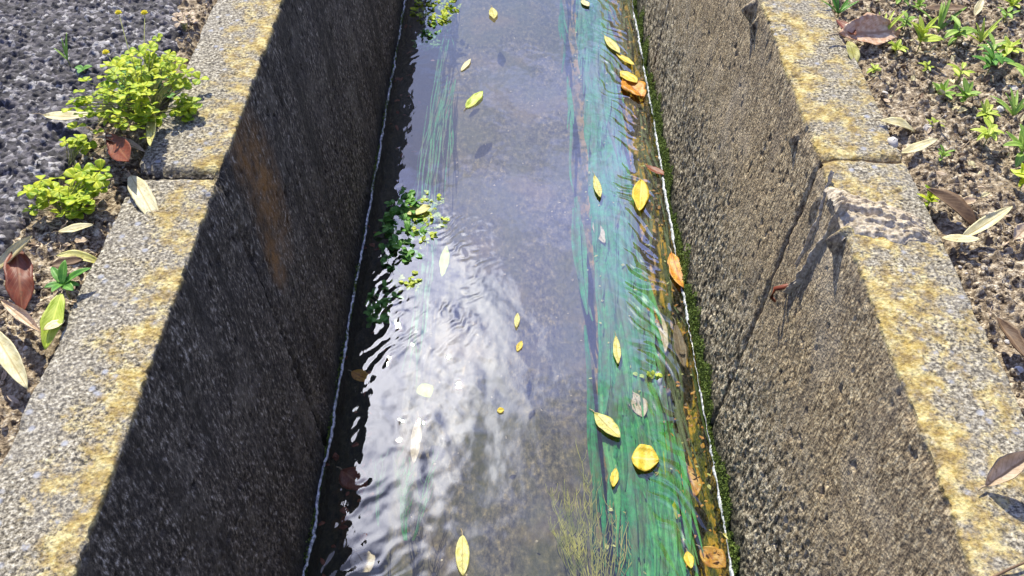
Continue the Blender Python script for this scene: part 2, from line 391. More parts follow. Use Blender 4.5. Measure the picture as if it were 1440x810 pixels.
# make outward = away from the concrete body (up on the coping)
if PNO[len(PNO)//6, 1] < 0 and PRO[len(PNO)//6, 1] > -.001: PNO = -PNO
kc = int(np.argmin(np.abs(PRO[:, 1]-0)+100*(PRO[:, 0] > .70)))
if PNO[kc, 1] < 0: PNO = -PNO
def wall_disp(side, s, Y, z, u, joints):
    top = np.clip((z+.02)/.015, 0, 1)
    sd = 0 if side > 0 else 40
    edge = np.exp(-((u-A_IN)/.011)**2)*np.clip((z+.03)/.025, 0, 1)
    med = fbm(s*9, Y*9, 3+sd, 3)*.003
    grit = fbm(s*150, Y*150, 9+sd, 3, .6)
    f1, f2, h = worley(s*90, Y*90, 21+sd)
    peb = np.clip(.45-f1, 0, 1)*2*h
    pit = np.clip(fbm(s*60, Y*60, 31+sd, 2)-.42, 0, 1)
    d_top = grit*.0011+peb*.0012-pit*.010+med*.7
    gv = fbm(s*75, Y*150, 51+sd, 3, .6)
    low = np.clip((-.30-z+fbm(s*5, Y*5, 5, 2)*.15)/.35, 0, 1)
    d_face = gv*(.0012+.0030*low)+med*1.4+np.maximum(0, fbm(s*45, Y*70, 71+sd, 2))*.003*low - np.clip(fbm(s*34, Y*60, 91+sd, 2)-.52, 0, 1)*.02
    d = d_top*top+d_face*(1-top)
    d -= edge*np.clip(fbm(s*2+3, Y*16, 77+sd, 5, .7)+.02, 0, 1)*.016
    oe = np.exp(-((u-A_OUT)/.02)**2); d -= oe*np.clip(fbm(s*2, Y*14, 177+sd, 3)+.1, 0, 1)*.010
    for yj in joints:        # worn arrises beside a joint
        dj = np.abs(Y-yj)
        d -= np.exp(-(dj/(.010 if side > 0 else .014))**2)*(.004+(.007 if side > 0 else .016)*np.clip(fbm(s*22, Y*3, 5+sd, 3)+.25, 0, 1))
    return d
def lump(d, s, Y, s0, y0, rs, ry, h):
    return d+h*np.exp(-((s-s0)/rs)**2-((Y-y0)/ry)**2)
S_EDGE = PS[int(np.argmin(np.abs(PRO[:, 0]-A_IN)+np.abs(PRO[:, 1]+.01)))]
def wall_segment(side, y0, y1, ys, mat, joints, label, capends=(True, True)):
    root = empty('ditch_wall', (side*(A_IN+.08), (max(y0, -1)+min(y1, 5))/2, 0)); lc = tuple(root.location)
    tag(root, label, 'concrete wall', 'cast lengths of the ditch wall')
    yy = np.array([y for y in ys if y0+.003 < y < y1-.003]); g = .0025
    yy = np.concatenate([[y0+g], yy, [y1-g]])
    Sg, Yg = np.meshgrid(PS, yy, indexing='ij'); Ug = np.repeat(PRO[:, 0][:, None], len(yy), 1); Zg = np.repeat(PRO[:, 1][:, None], len(yy), 1)
    d = wall_disp(side, Sg, Yg, Zg, Ug, joints)
    for (ss, yl, rs, ry, h) in LUMPS.get(side, []): d = lump(d, Sg, Yg, S_EDGE+ss, yl, rs, ry, h)
    Yw = Yg+np.clip((fbm(Sg*14, Sg*0+side, 8, 3))*.003, -.002, .002)*((Yg == yy[0]) | (Yg == yy[-1]))
    x = Ug+PNO[:, 0][:, None]*d; z = Zg+PNO[:, 1][:, None]*d
    # inset rows closing both ends
    def addrow(x, z, Yw, first):
        i = 0 if first else -1
        xi = (Ug[:, i]+np.where(Zg[:, i] < -.02, .07, 0))[:, None]; zi = (z[:, i]-.06*(Zg[:, i] > -.02))[:, None]; yi = Yw[:, i][:, None]
        return (np.concatenate([xi, x], 1), np.concatenate([zi, z], 1), np.concatenate([yi, Yw], 1)) if first else (np.concatenate([x, xi], 1), np.concatenate([z, zi], 1), np.concatenate([Yw, yi], 1))
    x, z, Yw = addrow(x, z, Yw, True); x, z, Yw = addrow(x, z, Yw, False)
    V = np.stack([side*x, Yw, z], -1); nv = V.shape[1]
    split = int(np.searchsorted(PS, S_EDGE+.012))
    for nm, a, b in (('coping', 0, split+1), ('wall_face', split, V.shape[0])):
        sub = V[a:b]; f = gridf(sub.shape[0], nv)
        if side < 0: f = f[:, ::-1]
        mesh_np(nm, sub.reshape(-1, 3), f, mat, root, True, None, lc)
    return root
yl = axis(-3, 14, .40, 2.5, .0036); yl = np.concatenate([np.arange(-3, .4, .1), np.arange(.40, 2.5, .0036), np.arange(2.5, 4.3, .006), np.arange(4.3, 14, .12)])
# protruding mortar lumps on the sunlit face: distance below the edge, y, radii, height
LUMPS = {1: [(.034, G(1040, -8).y, .026, .010, .032), (.05, G(1040, -8).y-.05, .02, .007, .014), (.05, GW(1117, 205).y, .018, .007, .016), (.02, GW(1187, 330).y, .026, .008, .026), (.06, G(1166, 250).y, .03, .006, .008)],
         -1: [(.10, 1.9, .05, .03, .004)]}
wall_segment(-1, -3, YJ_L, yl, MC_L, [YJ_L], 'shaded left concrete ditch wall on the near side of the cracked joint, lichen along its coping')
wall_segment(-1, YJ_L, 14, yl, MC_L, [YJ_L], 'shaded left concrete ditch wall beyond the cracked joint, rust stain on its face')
wall_segment(1, -3, YJ_R, yl, MC_R, [YJ_R], 'sunlit right concrete ditch wall on the near side of the joint, mortar smeared over its coping')
wall_segment(1, YJ_R, YJ_R2, yl, MC_R, [YJ_R, YJ_R2], 'middle length of sunlit right concrete ditch wall between its two seams')
wall_segment(1, YJ_R2, 14, yl, MC_R, [YJ_R2], 'farthest length of sunlit right concrete ditch wall beyond the upper seam')
wall_roots = [o for o in COL.objects if o.name.startswith('ditch_wall')]
near_right = wall_roots[2]

# ---------------------------------------------------------------- ground sheets
def ground(name, side, mat, hfun, dx_hi=1.45, xlim=60):
    xs = axis(A_OUT-.004, xlim, A_OUT-.004, dx_hi, .0034); ys = axis(-60, 60, .45, 2.35, .0034)
    X, Y = np.meshgrid(xs, ys, indexing='ij'); Z = hfun(X, Y)
    V = np.stack([side*X, Y, Z], -1).reshape(-1, 3); f = gridf(len(xs), len(ys))
    if side < 0: f = f[:, ::-1]
    return tag(mesh_np(name, V, f, mat), kind='structure')
def soil_h(seed, base):
    def h(X, Y):
        f1, f2, hd = worley(X*55, Y*55, seed); g1, g2, gh = worley(X*110, Y*110, seed+3)
        z = base+fbm(X*5, Y*5, seed+1, 3)*.010+fbm(X*22, Y*22, seed+11, 3)*.008+np.clip(.6-f1, 0, 1)*hd**3*.034+np.clip(.5-g1, 0, 1)*gh*.008+fbm(X*160, Y*160, seed+7, 2)*.0015
        return z-.012*np.exp(-((X-A_OUT)/.02)**2)
    return h
def asphalt_edge(Y):      # where the broken edge of the asphalt runs (distance from the ditch axis)
    pts = [(-60, 1.9), (.5, 1.8), (G(0, 400).y, -G(0, 400).x+.0), (G(30, 320).y, -G(22, 320).x), (G(95, 235).y, -G(95, 235).x), (G(120, 165).y, -G(140, 165).x),
           (G(200, 90).y, -G(235, 90).x), (G(270, 30).y, -G(262, 30).x), (G(300, 0).y, -G(255, 0).x), (4, .86), (60, .86)]
    return np.interp(Y, [p[0] for p in pts], [p[1] for p in pts])
sl = soil_h(5, -.022); sr = soil_h(25, -.016)
def left_soil(X, Y):
    z = sl(X, Y); e = asphalt_edge(Y)
    return np.where(X > e+.03, np.minimum(z, -.030), z-.006)
ground('soil', -1, M_SOIL, left_soil)
ground('soil', 1, M_SOIL, sr)
# asphalt sheet with its broken edge
ts = np.concatenate([np.arange(0, .62, .0034), np.array([.7, 1, 2, 5, 15, 58])]); ys = axis(-60, 60, .6, 2.35, .0034)
T, Y = np.meshgrid(ts, ys, indexing='ij'); X = asphalt_edge(Y)+fbm(Y*14, Y*0, 4, 4)*.03*np.exp(-T*12)+T
f1, f2, hd = worley(X*70, Y*70, 61); g1, g2, gh = worley(X*140, Y*140, 67)
Z = -.012+fbm(X*6, Y*6, 63, 3)*.004+np.clip(.62-f1, 0, 1)*(.2+hd)*.016+np.clip(.55-g1, 0, 1)*gh*.005-np.clip(fbm(X*28, Y*45, 69, 3)-.15, 0, 1)*.022
Z = Z-.030*np.exp(-T/.010)
V = np.stack([-X, Y, Z], -1).reshape(-1, 3)
tag(mesh_np('asphalt', V, gridf(len(ts), len(ys))[:, ::-1], M_ASP), kind='structure')

# ---------------------------------------------------------------- bed and water
xs = np.arange(-.53, .5301, .006); ys = np.concatenate([np.arange(-3, .7, .1), np.arange(.7, 4.4, .006), np.arange(4.4, 14, .15)])
X, Y = np.meshgrid(xs, ys, indexing='ij')
Z = BED+fbm(X*6, Y*3, 81, 4)*.014+fbm(X*60, Y*40, 83, 3)*.003+np.clip((np.abs(X)-.36)/.15, 0, 1)**1.5*.06
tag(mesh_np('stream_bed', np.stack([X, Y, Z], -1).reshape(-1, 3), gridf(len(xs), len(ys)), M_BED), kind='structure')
hw = B_W+.010
xs = np.linspace(-hw, hw, 300); ys = np.concatenate([np.arange(-3, .85, .1), np.arange(.85, 4.2, .0034), np.arange(4.2, 14, .10)])
X, Y = np.meshgrid(xs, ys, indexing='ij')
def waves(X, Y):
    z = fbm(X*3.0, Y*1.6, 101, 2)*.0016
    z += fbm((X+Y*.35)*9, (Y-X*.2)*4.5, 103, 3, .45)*.00075*np.clip(1.15-X*1.4, .35, 1.6)
    # ripples leaving the right wall, crests slanting upstream
    wr = np.clip((X-.20)/.16, 0, 1)*np.clip((.56-X)/.1, 0, 1)
    ph = (Y*1.0+X*1.25+fbm(X*6, Y*6, 107, 3)*.11)*2*math.pi/.064
    z += wr*(np.sin(ph)+.5*np.sin(ph*1.7+3*fbm(X*9, Y*9, 7, 2)))*.00075*np.exp(-((X-.37)/.055)**2)*np.clip(fbm(X*5, Y*7, 109, 2)*2+.9, .3, 1.5)
    # ripples leaving the left wall and the weed clump there
    wl_ = np.clip((-.16-X)/.16, 0, 1)
    ph = (Y*1.0-X*1.1+fbm(X*7, Y*7, 117, 3)*.13)*2*math.pi/.070
    z += wl_*np.sin(ph)*.00018*np.clip(fbm(X*5+3, Y*5, 119, 2)*2+.4, 0, 1.3)
    c = G(610, 390, WZ); r2 = ((X-c.x)/.13)**2+((Y-c.y)/.22)**2
    ph = ((Y-c.y)*.75-(X-c.x)*1.0+fbm(X*8, Y*8, 127, 4, .6)*.075)*2*math.pi/.040
    z += np.exp(-r2)*np.sin(ph)*.0010*np.clip(fbm(X*9+Y*4, Y*5, 131, 3)*2.2+.55, 0, 1.4)
    # crossing swells in the open water below the clump
    g = np.exp(-((X+.22)/.20)**2-((Y-1.40)/.45)**2)
    z += g*(fbm(X*11+Y*6, Y*7-X*8, 141, 3, .45)*.0026+fbm(X*24+Y*14, Y*15-X*14, 145, 2)*.0009)
    z += fbm(X*30+Y*8, Y*20-X*9, 129, 3)*.00026
    return z
Zs = WZ+waves(X, Y)
WATER_OBJ = tag(mesh_np('water', np.stack([X, Y, Zs], -1).reshape(-1, 3), gridf(len(xs), len(ys)), M_WAT), kind='structure')

# ---------------------------------------------------------------- leaves
def leaf_geo(length, width, curl=0.0, bend=0.0, fold=0.0, shape=1.0, nu=9, nv=17, wob=.0, seed=0, tipw=.0):
    """blade lying along +Y from the origin, thickness .5 mm; curl about its length, bend along it"""
    u = np.linspace(-1, 1, nu); v = np.linspace(0, 1, nv); U, V = np.meshgrid(u, v, indexing='ij')
    w = (np.sin(np.pi*np.clip(V, 0.0, 1)**shape)**.8)*.5*width+.0004
    w = w*(1+wob*fbm(V*7, U*0+seed, seed, 2))
    # bend along
    th = bend*V; yy = np.where(abs(bend) > 1e-3, np.sin(th)/(bend if abs(bend) > 1e-3 else 1), V)*length
    zz = np.where(abs(bend) > 1e-3, (1-np.cos(th))/(bend if abs(bend) > 1e-3 else 1), 0*V)*length
    ca = curl*U
    xx = np.where(abs(curl) > 1e-3, np.sin(ca)/(curl if abs(curl) > 1e-3 else 1), U)*w
    zc = np.where(abs(curl) > 1e-3, (1-np.cos(ca))/(curl if abs(curl) > 1e-3 else 1), 0*U)*w+fold*np.abs(U)*w
    zc = zc+wob*fbm(U*1.5+seed, V*4, seed+3, 2)*width*.5
    T = np.stack([0*U, np.cos(th), np.sin(th)], -1); Nn = np.stack([0*U, -np.sin(th), np.cos(th)], -1)
    P = np.stack([xx, yy, zz], -1)+Nn*zc[..., None]
    top = P.reshape(-1, 3); bot = (P-Nn*.0005).reshape(-1, 3)
    f = gridf(nu, nv); n = nu*nv; fb = f[:, ::-1]+n
    idx = np.arange(n).reshape(nu, nv)
    ring = np.concatenate([idx[0, :], idx[1:, -1], idx[-1, -2::-1], idx[-2:0:-1, 0]]); r2 = np.roll(ring, -1)
    fs = np.stack([ring, r2, r2+n, ring+n], 1)
    uv = np.stack([(U+1)/2, V], -1).reshape(-1, 2)
    return np.concatenate([top, bot]), np.concatenate([f, fb, fs]), np.concatenate([uv, uv])
def xf(v, loc, rz=0, rx=0, ry=0):
    R = np.array((Euler((rx, ry, rz)).to_matrix())); return v@R.T+np.array(list(loc))
def leaf_between(name, p0, p1, width, mat, label, cat='fallen leaf', group=None, lift=.004, tilt=0, roll=0, stalk=True, **kw):
    """leaf thing from base p0 to tip p1 (world points)"""
    p0 = Vector(p0); p1 = Vector(p1); d = p1-p0; ln = d.length
    root = empty(name, p0+Vector((0, 0, lift)), math.atan2(-d.x, d.y)); tag(root, label, cat, group)
    if name == 'fallen_leaf': width *= 1.3; lift += .004
    kw.setdefault('wob', .14); kw.setdefault('seed', len(label)+int(width*1e4))
    v, f, uv = leaf_geo(ln, width, **kw)
    el = math.atan2(d.z, math.hypot(d.x, d.y))
    v = xf(v, (0, 0, 0), 0, el+tilt, roll)
    mesh_np('blade', v, f, mat, root, True, uv)
    if stalk:
        tv, tf = tube([(0, .002, 0), (.0, -ln*.07, .001), (ln*.03, -ln*.16, .0)], max(.0007, width*.035), max(.0005, width*.022), 6)
        mesh_np('stalk', xf(tv, (0, 0, 0), 0, tilt), tf, M_DSTEM, root)
    return root
def lw(px_w, z):    # a width of px in the photograph at the middle of the picture at level z -> metres, roughly
    return px_w*( (CAM_Z-z)/ .70)/1300*.95

# -- left bank
LB = -.010
def LL(*a): return G(a[0], a[1], a[2] if len(a) > 2 else LB)
leaf_between('fallen_leaf', LL(62, 164, .0), LL(143, 176, .016), .024, M_CREAM, 'long cream leaf lying on the asphalt left of the clump of clover', curl=.5, bend=.3, shape=.85)
leaf_between('fallen_leaf', G(184, 248, .010), G(222, 312, .004), .028, M_CREAM, 'broad cream leaf lying across the outer edge of the left coping, brown tip', curl=.35, bend=-.25, shape=.8)
leaf_between('fallen_leaf', LL(212, 146, .035), LL(222, 226, .012), .022, M_PYEL, 'yellow green leaf standing on its edge under the large clover', curl=.9, bend=.4, roll=.5)
leaf_between('fallen_leaf', LL(150, 190, .012), LL(205, 252, .012), .034, M_RUST, 'dark rust red leaf standing between the two clover clumps', curl=.8, bend=.5, roll=.35, wob=.2, seed=3)
leaf_between('fallen_leaf', LL(140, 178, .018), LL(168, 152, .030), .024, M_CREAM, 'small curled whitish leaf behind the rust red leaf', curl=1.4, bend=.6, wob=.2, seed=2)
leaf_between('fallen_leaf', LL(135, 195, .010), LL(200, 200, .024), .018, M_TAN, 'thin tan leaf crossing the top of the rust red leaf', curl=1.2, bend=-.5, wob=.15, seed=5)
leaf_between('fallen_leaf', LL(24, 350, .024), LL(38, 432, .004), .036, M_RUST, 'broad dark red brown leaf upright at the left under the smaller clover', curl=.5, bend=-.3, roll=-.3, wob=.2, seed=8)
leaf_between('fallen_leaf', LL(-14, 388, .010), LL(58, 345, .022), .026, M_CREAM, 'cream curled leaf above the dark red brown leaf at the left', curl=1.3, bend=.5, wob=.2, seed=9)
leaf_between('fallen_leaf', LL(2, 424, .012), LL(66, 482, .006), .026, M_TAN, 'beige rolled leaf below the dark red brown leaf', curl=1.9, bend=.3)
leaf_between('fallen_leaf', LL(88, 414, .016), LL(64, 488, .004), .026, M_YG, 'yellow green leaf pointing down below the green seedling', curl=.6, bend=-.3, roll=-.2)
leaf_between('fallen_leaf', LL(-12, 462, .012), LL(36, 542, .006), .026, M_CREAM, 'large pale cream leaf at the left edge, lowest on the soil', curl=.9, bend=-.2)
leaf_between('fallen_leaf', LL(80, 362, .010), LL(146, 356, .012), .018, M_PYEL, 'narrow ochre yellow leaf arched behind the green seedling', curl=.9, bend=-.9)
leaf_between('fallen_leaf', LL(82, 328, .010), LL(134, 322, .012), .016, M_CREAM, 'small white leaf in the shade below the smaller clover', curl=.6, bend=.2)
leaf_between('fallen_leaf', LL(70, 376, .010), LL(120, 372, .004), .020, M_BRN, 'small brown leaf beside the green seedling', curl=.9, bend=.3)
leaf_between('fallen_leaf', LL(92, 452, .004), LL(64, 470, .004), .016, M_CREAM, 'little pale leaf scrap beside the yellow green leaf', curl=.6, bend=.3, stalk=False)
leaf_between('fallen_leaf', LL(100, 300, .004), LL(150, 292, .014), .022, M_BRN, 'curled dark brown leaf in the shade right of the smaller clover', curl=1.2, bend=.5, wob=.2, seed=12)
# -- right bank
def RR(*a): return G(a[0], a[1], a[2] if len(a) > 2 else -.006)
leaf_between('fallen_leaf', RR(1237, 172, .004), RR(1292, 178, .004), .026, M_CREAM, 'oval cream leaf beside the right coping, higher of the pair', curl=.8, bend=-.5)
leaf_between('fallen_leaf', RR(1266, 218, .0), RR(1317, 202, .006), .017, M_CREAM, 'narrow cream leaf just below the oval one on the soil', curl=.5, bend=.2)
leaf_between('fallen_leaf', RR(1178, 50, .016), RR(1278, 38, .020), .062, M_PINK, 'large pale brown leaf curled at the top of the right bank', curl=.7, bend=-.4, roll=.55, wob=.25, seed=4)
leaf_between('fallen_leaf', RR(1176, 30, .012), RR(1200, 60, .0), .026, M_RUST, 'small rust brown leaf under the left end of the large pale one', curl=.9, bend=.4)
leaf_between('fallen_leaf', RR(1192, 60, .012), RR(1206, 88, .0), .024, M_PYEL, 'small yellow leaf hanging over the outer edge of the right coping', curl=.7, bend=-.4)
leaf_between('fallen_leaf', RR(1302, 268, .020), RR(1378, 322, .006), .030, M_BRN, 'dark brown folded leaf lying on the right soil', fold=.7, curl=.3, bend=-.2)
leaf_between('fallen_leaf', RR(1322, 336, .002), RR(1376, 348, .004), .017, M_CREAM, 'white narrow leaf under the tip of the dark brown leaf', curl=.6, bend=.5)
leaf_between('fallen_leaf', RR(1350, 338, .004), RR(1422, 300, .030), .022, M_CREAM, 'upturned cream leaf to the right of the white narrow one', curl=.9, bend=.3)
leaf_between('fallen_leaf', RR(1400, 448, .020), RR(1438, 510, .004), .026, M_BRN, 'brown curled leaf with a pale rim near the right edge', curl=1.3, bend=.2)
leaf_between('fallen_leaf', RR(1384, 686, .004), RR(1462, 640, .050), .034, M_TAN, 'pale tan leaf rolled up on the near right coping', curl=1.5, bend=.5)
leaf_between('fallen_leaf', RR(1420, 240, .004), RR(1452, 262, .012), .020, M_YG, 'yellow green leaf at the right edge among the seedlings', curl=.6, bend=.3)
leaf_between('fallen_leaf', RR(1425, 340, .004), RR(1448, 318, .016), .022, M_TAN, 'tan leaf cut by the right edge above the bare soil', curl=.9, bend=.3)
leaf_between('fallen_leaf', RR(1300, 14, .012), RR(1362, 20, .010), .030, M_BRN, 'dark leaf lying across the top edge of the right bank', curl=.8, bend=.2, wob=.2, seed=6)
leaf_between('fallen_leaf', RR(1370, 24, .0), RR(1381, 2, .014), .014, M_CREAM, 'tiny white leaf at the top of the right bank', curl=.5, bend=.2)
leaf_between('fallen_leaf', RR(1382, 72, .020), RR(1412, 62, .024), .018, M_CREAM, 'small white leaf caught on a seedling at the upper right', curl=.4, bend=.2, stalk=False)
leaf_between('fallen_leaf', RR(1348, 290, .004), RR(1372, 286, .010), .018, M_TAN, 'small pinkish tan leaf above the dark brown folded leaf', curl=1.0, bend=.4, stalk=False)

# -- leaves in the water
def WL(x0, y0, x1, y1, w, mat, label, z=WZ+.0035, **kw):
    kw.setdefault('curl', .3); kw.setdefault('bend', .12)
    return leaf_between('floating_leaf' if z > WZ else 'sunken_leaf', G(x0, y0, z), G(x1, y1, z), w, mat, label, 'leaf in water', lift=0, **kw)
WL(902, 252, 899, 300, .056, M_YEL, 'oval bright yellow leaf floating in the green weed near the right wall', shape=.9, stalk=False)
WL(944, 354, 960, 408, .050, M_ORG, 'orange brown leaf against the foam line at the right wall', wob=.25, seed=2)
WL(888, 643, 927, 648, .085, M_YEL, 'round orange yellow leaf floating on the green weed', shape=.8, stalk=False, seed=5)
WL(836, 580, 872, 618, .044, M_PYEL, 'pale yellow leaf slanting beside the round orange yellow leaf')
WL(650, 752, 651, 812, .035, M_PYEL, 'narrow yellow leaf floating upright at the bottom in midstream', shape=.9)
WL(836, 246, 844, 280, .026, M_PYEL, 'pale yellow leaf at the left rim of the green weed')
WL(866, 472, 869, 514, .022, M_PYEL, 'thin pale yellow leaf lying lengthwise on the green weed')
WL(866, 658, 862, 686, .020, M_YEL, 'tiny yellow leaf left of the round orange yellow leaf')
WL(1016, 750, 1044, 766, .018, M_PYEL, 'little pale leaf stuck to the foam line at the lower right')
WL(966, 775, 972, 800, .024, M_YEL, 'small yellow leaf in the dark water near the bottom right')
WL(878, 108, 905, 140, .085, M_ORG, 'broad orange leaf in the upper right water', wob=.3, seed=7, z=WZ+.004)
WL(872, 100, 896, 118, .050, M_YEL, 'yellow orange leaf overlapping the broad orange leaf', wob=.2, seed=9, z=WZ+.007)
WL(850, 50, 872, 78, .036, M_PYEL, 'pale yellow leaf uppermost of the row at the upper right water')
WL(866, 74, 892, 94, .030, M_YEL, 'narrow yellow leaf between the pale and the orange leaf')
WL(908, 232, 936, 248, .030, M_RUST, 'red brown leaf near the foam line above the bright yellow leaf', wob=.2, seed=1)
WL(655, 152, 679, 130, .044, M_YG, 'yellow green leaf adrift in the upper middle of the water')
WL(692, 10, 695, 28, .036, M_PYEL, 'yellow green leaf at the top of the water')
WL(818, 0, 828, 10, .034, M_CREAM, 'whitish leaf at the top edge of the water')
WL(727, 494, 734, 480, .016, M_YEL, 'tiny yellow speck of leaf in midstream', stalk=False)
WL(699, 578, 709, 576, .018, M_YEL, 'tiny round yellow leaf in midstream', stalk=False)
WL(728, 440, 726, 462, .016, M_PYEL, 'tiny sliver of pale leaf above the yellow speck in midstream', stalk=False)
WL(494, 522, 520, 536, .040, M_ORG, 'ochre leaf sunk in the dark water by the left wall', z=WZ-.012)
WL(480, 660, 515, 690, .070, M_RUST, 'rust coloured leaf sunk in the dark water at the lower left', z=WZ-.03)
WL(500, 775, 520, 806, .060, M_TAN, 'tan leaf sunk near the lower left corner of the water', z=WZ-.03)
WL(890, 552, 905, 588, .050, M_TAN, 'dull brown leaf sunk in the green weed', z=WZ-.012)
WL(588, 588, 582, 655, .028, M_TAN, 'long tan leaf sunk in the bright water at the left', z=WZ-.07)
WL(592, 540, 604, 560, .044, M_YG, 'round pale green leaf sunk above the long tan leaf', z=WZ-.01, stalk=False)
WL(966, 655, 978, 700, .050, M_ORG, 'orange leaf sunk in the dark strip at the lower right', z=WZ-.03)
WL(985, 770, 1020, 800, .060, M_ORG, 'orange brown leaf sunk beside the foam line at the bottom right', z=WZ-.025)
WL(928, 440, 935, 500, .035, M_TAN, 'brown leaf sunk in the dark strip by the right wall', z=WZ-.02)
WL(950, 455, 962, 520, .035, M_BRN, 'dark brown leaf sunk close to the right foam line', z=WZ-.02)
WL(835, 310, 850, 345, .034, M_TAN, 'faint brown leaf sunk in the upper weed', z=WZ-.012)
WL(628, 345, 622, 392, .030, M_YG, 'pale green leaf among the ripples by the left weed', z=WZ-.014)
WL(570, 300, 606, 292, .050, M_PYEL, 'bright yellow leaf caught on top of the left water plant', z=WZ+.008)
WL(648, 100, 662, 84, .022, M_CREAM, 'small white sliver of leaf in the upper left water', stalk=False)

# ---------------------------------------------------------------- plants on the banks
def clover(loc, R, H, n, label, scale=1.0, lean=(0, 0), flowers=(), seed=1, mat=M_CLV):
    r = random.Random(seed); root = empty('clover_plant', loc); tag(root, label, 'weed plant')
    st = MB(); fo = MB()
    for i in range(n):
        a = r.uniform(0, 2*math.pi); q = math.sqrt(r.random()); hx = math.cos(a)*q*R[0]+lean[0]; hy = math.sin(a)*q*R[1]+lean[1]
        if i == 0: lob = [(r.uniform(-.75, .75), r.uniform(-.75, .75), r.uniform(.55, 1.2)) for _ in range(7)]
        lb = lob[i % 7]; q = abs(r.gauss(0, .5)); hx = (lb[0]+math.cos(a)*q*.55)*R[0]+lean[0]; hy = (lb[1]+math.sin(a)*q*.55)*R[1]+lean[1]
        hz = H*lb[2]*(1-.5*q*q)*r.uniform(.35, 1.1)
        st.add(*tube([(r.uniform(-.01, .01), r.uniform(-.01, .01), -.01), (hx*.45, hy*.45, hz*.6), (hx, hy, hz)], .0009, .0006, 5))
        b0 = r.uniform(0, 6.28); ls = r.uniform(.55, 1.35)*.0165*scale; cup = r.uniform(-.1, .5)
        for k in range(3):
            v, f, uv = leaf_geo(ls, ls*.95, curl=.5, bend=-.5, shape=1.5, nu=5, nv=6)
            R3 = Matrix.Rotation(b0+k*2.094, 3, 'Z')@Matrix.Rotation(cup, 3, 'X')
            v = v@np.array(R3).T
            v = v@np.array(Euler((r.uniform(-.35, .35)+hy*2, r.uniform(-.35, .35), 0)).to_matrix()).T+np.array([hx, hy, hz])
            fo.add(v, f, uv)
    fo.build('foliage', mat, root); st.build('stems', M_STEM, root)
    for (fx, fy, fz) in flowers:
        s2 = MB(); s2.add(*tube([(0, 0, 0), (fx*.5, fy*.5, fz*.7), (fx, fy, fz)], .0011, .0009, 6)); fs = s2.build('flower_stalk', M_STEM, root)
        p = MB()
        for k in range(26):
            a = k*2.4; e = .2+1.2*(k/26)
            v, f, uv = leaf_geo(.0095, .0055, curl=.6, bend=.5, nu=4, nv=5)
            v = v@np.array(Euler((e, 0, a)).to_matrix()).T+np.array([fx, fy, fz]); p.add(v, f, uv)
        p.build('flower', M_FLW, root)
    return root
pa = G(208, 165, -.015)
clover(pa, (.115, .165), .11, 165, 'large bushy yellow green clover between the asphalt and the left coping', 1.0, (.0, .035), seed=3,
       flowers=[(-.112, .26, .09), (-.055, .26, .09), (-.105, .13, .07)])
clover(G(195, 118, -.015), (.075, .08), .05, 55, 'low darker clover tucked under the large bushy one', .9, (.01, .0), seed=23, mat=M_GRN)
clover(G(92, 300, -.015), (.070, .058), .062, 66, 'smaller yellow green clover below the large one at the left', 1.15, (.005, .02), seed=5)
clover(G(98, 225, -.01), (.03, .018), .035, 12, 'tiny clover sprig just above the smaller clump', .95, (.02, .02), seed=9)
clover(G(262, 165, -.01), (.024, .045), .040, 22, 'clover shoots spilling onto the left coping', .85, (0, 0), seed=14)
clover(G(258, 40, -.02), (.03, .04), .045, 12, 'thin straggly sprig at the top beside the left coping', .8, (0, 0), seed=33, mat=M_TAN)

def rosette(name, loc, leaves, label, mat=M_SEED, cat='seedling', group=None, stem=.012, tall=False):
    """leaves: (azimuth deg, length, width, rise rad, bend)"""
    root = empty(name, loc); tag(root, label, cat, group)
    s = MB(); s.add(*tube([(0, 0, -.006), (.001, 0, stem*.5), (0, 0, stem)], .0016, .0012, 6)); s.build('stem', M_STEM, root)
    nl = len(leaves)
    for li, (az, ln, w, rise, bd) in enumerate(leaves):
        v, f, uv = leaf_geo(ln, w, curl=.5, bend=bd, fold=.15, shape=.9, nu=7, nv=11)
        v = v@np.array((Matrix.Rotation(math.radians(az), 3, 'Z')@Matrix.Rotation(rise, 3, 'X'))).T+np.array([0, 0, stem*(1 if not tall else (.35+.65*(li+1)/nl))])
        mesh_np('leaf', v, f, mat, root, True, uv)
    return root
rosette('green_seedling', G(97, 418, -.012), [(40, .042, .014, .5, -.5), (-58, .052, .015, .5, -.5), (0, .042, .016, .8, -.4), (120, .028, .014, .4, -.3), (-125, .030, .016, .3, -.4), (-90, .028, .012, .2, -.5), (170, .03, .013, .6, -.5)],
        'glossy green seedling with pointed leaves beside the left coping', M_GRN, stem=.030)
rosette('grass_tuft', G(98, 92, -.01), [(20, .05, .004, 1.1, -.4), (-10, .06, .005, 1.2, -.3), (60, .04, .004, .8, -.5)], 'thin grass blades on the asphalt left of the large clover', M_SEED, 'grass')
rosette('green_seedling', G(118, 103, -.01), [(60, .022, .016, .2, -.3), (-60, .022, .015, .3, -.3), (170, .018, .013, .3, -.3)], 'small round leaved seedling at the left foot of the large clover', M_GRN, stem=.008)
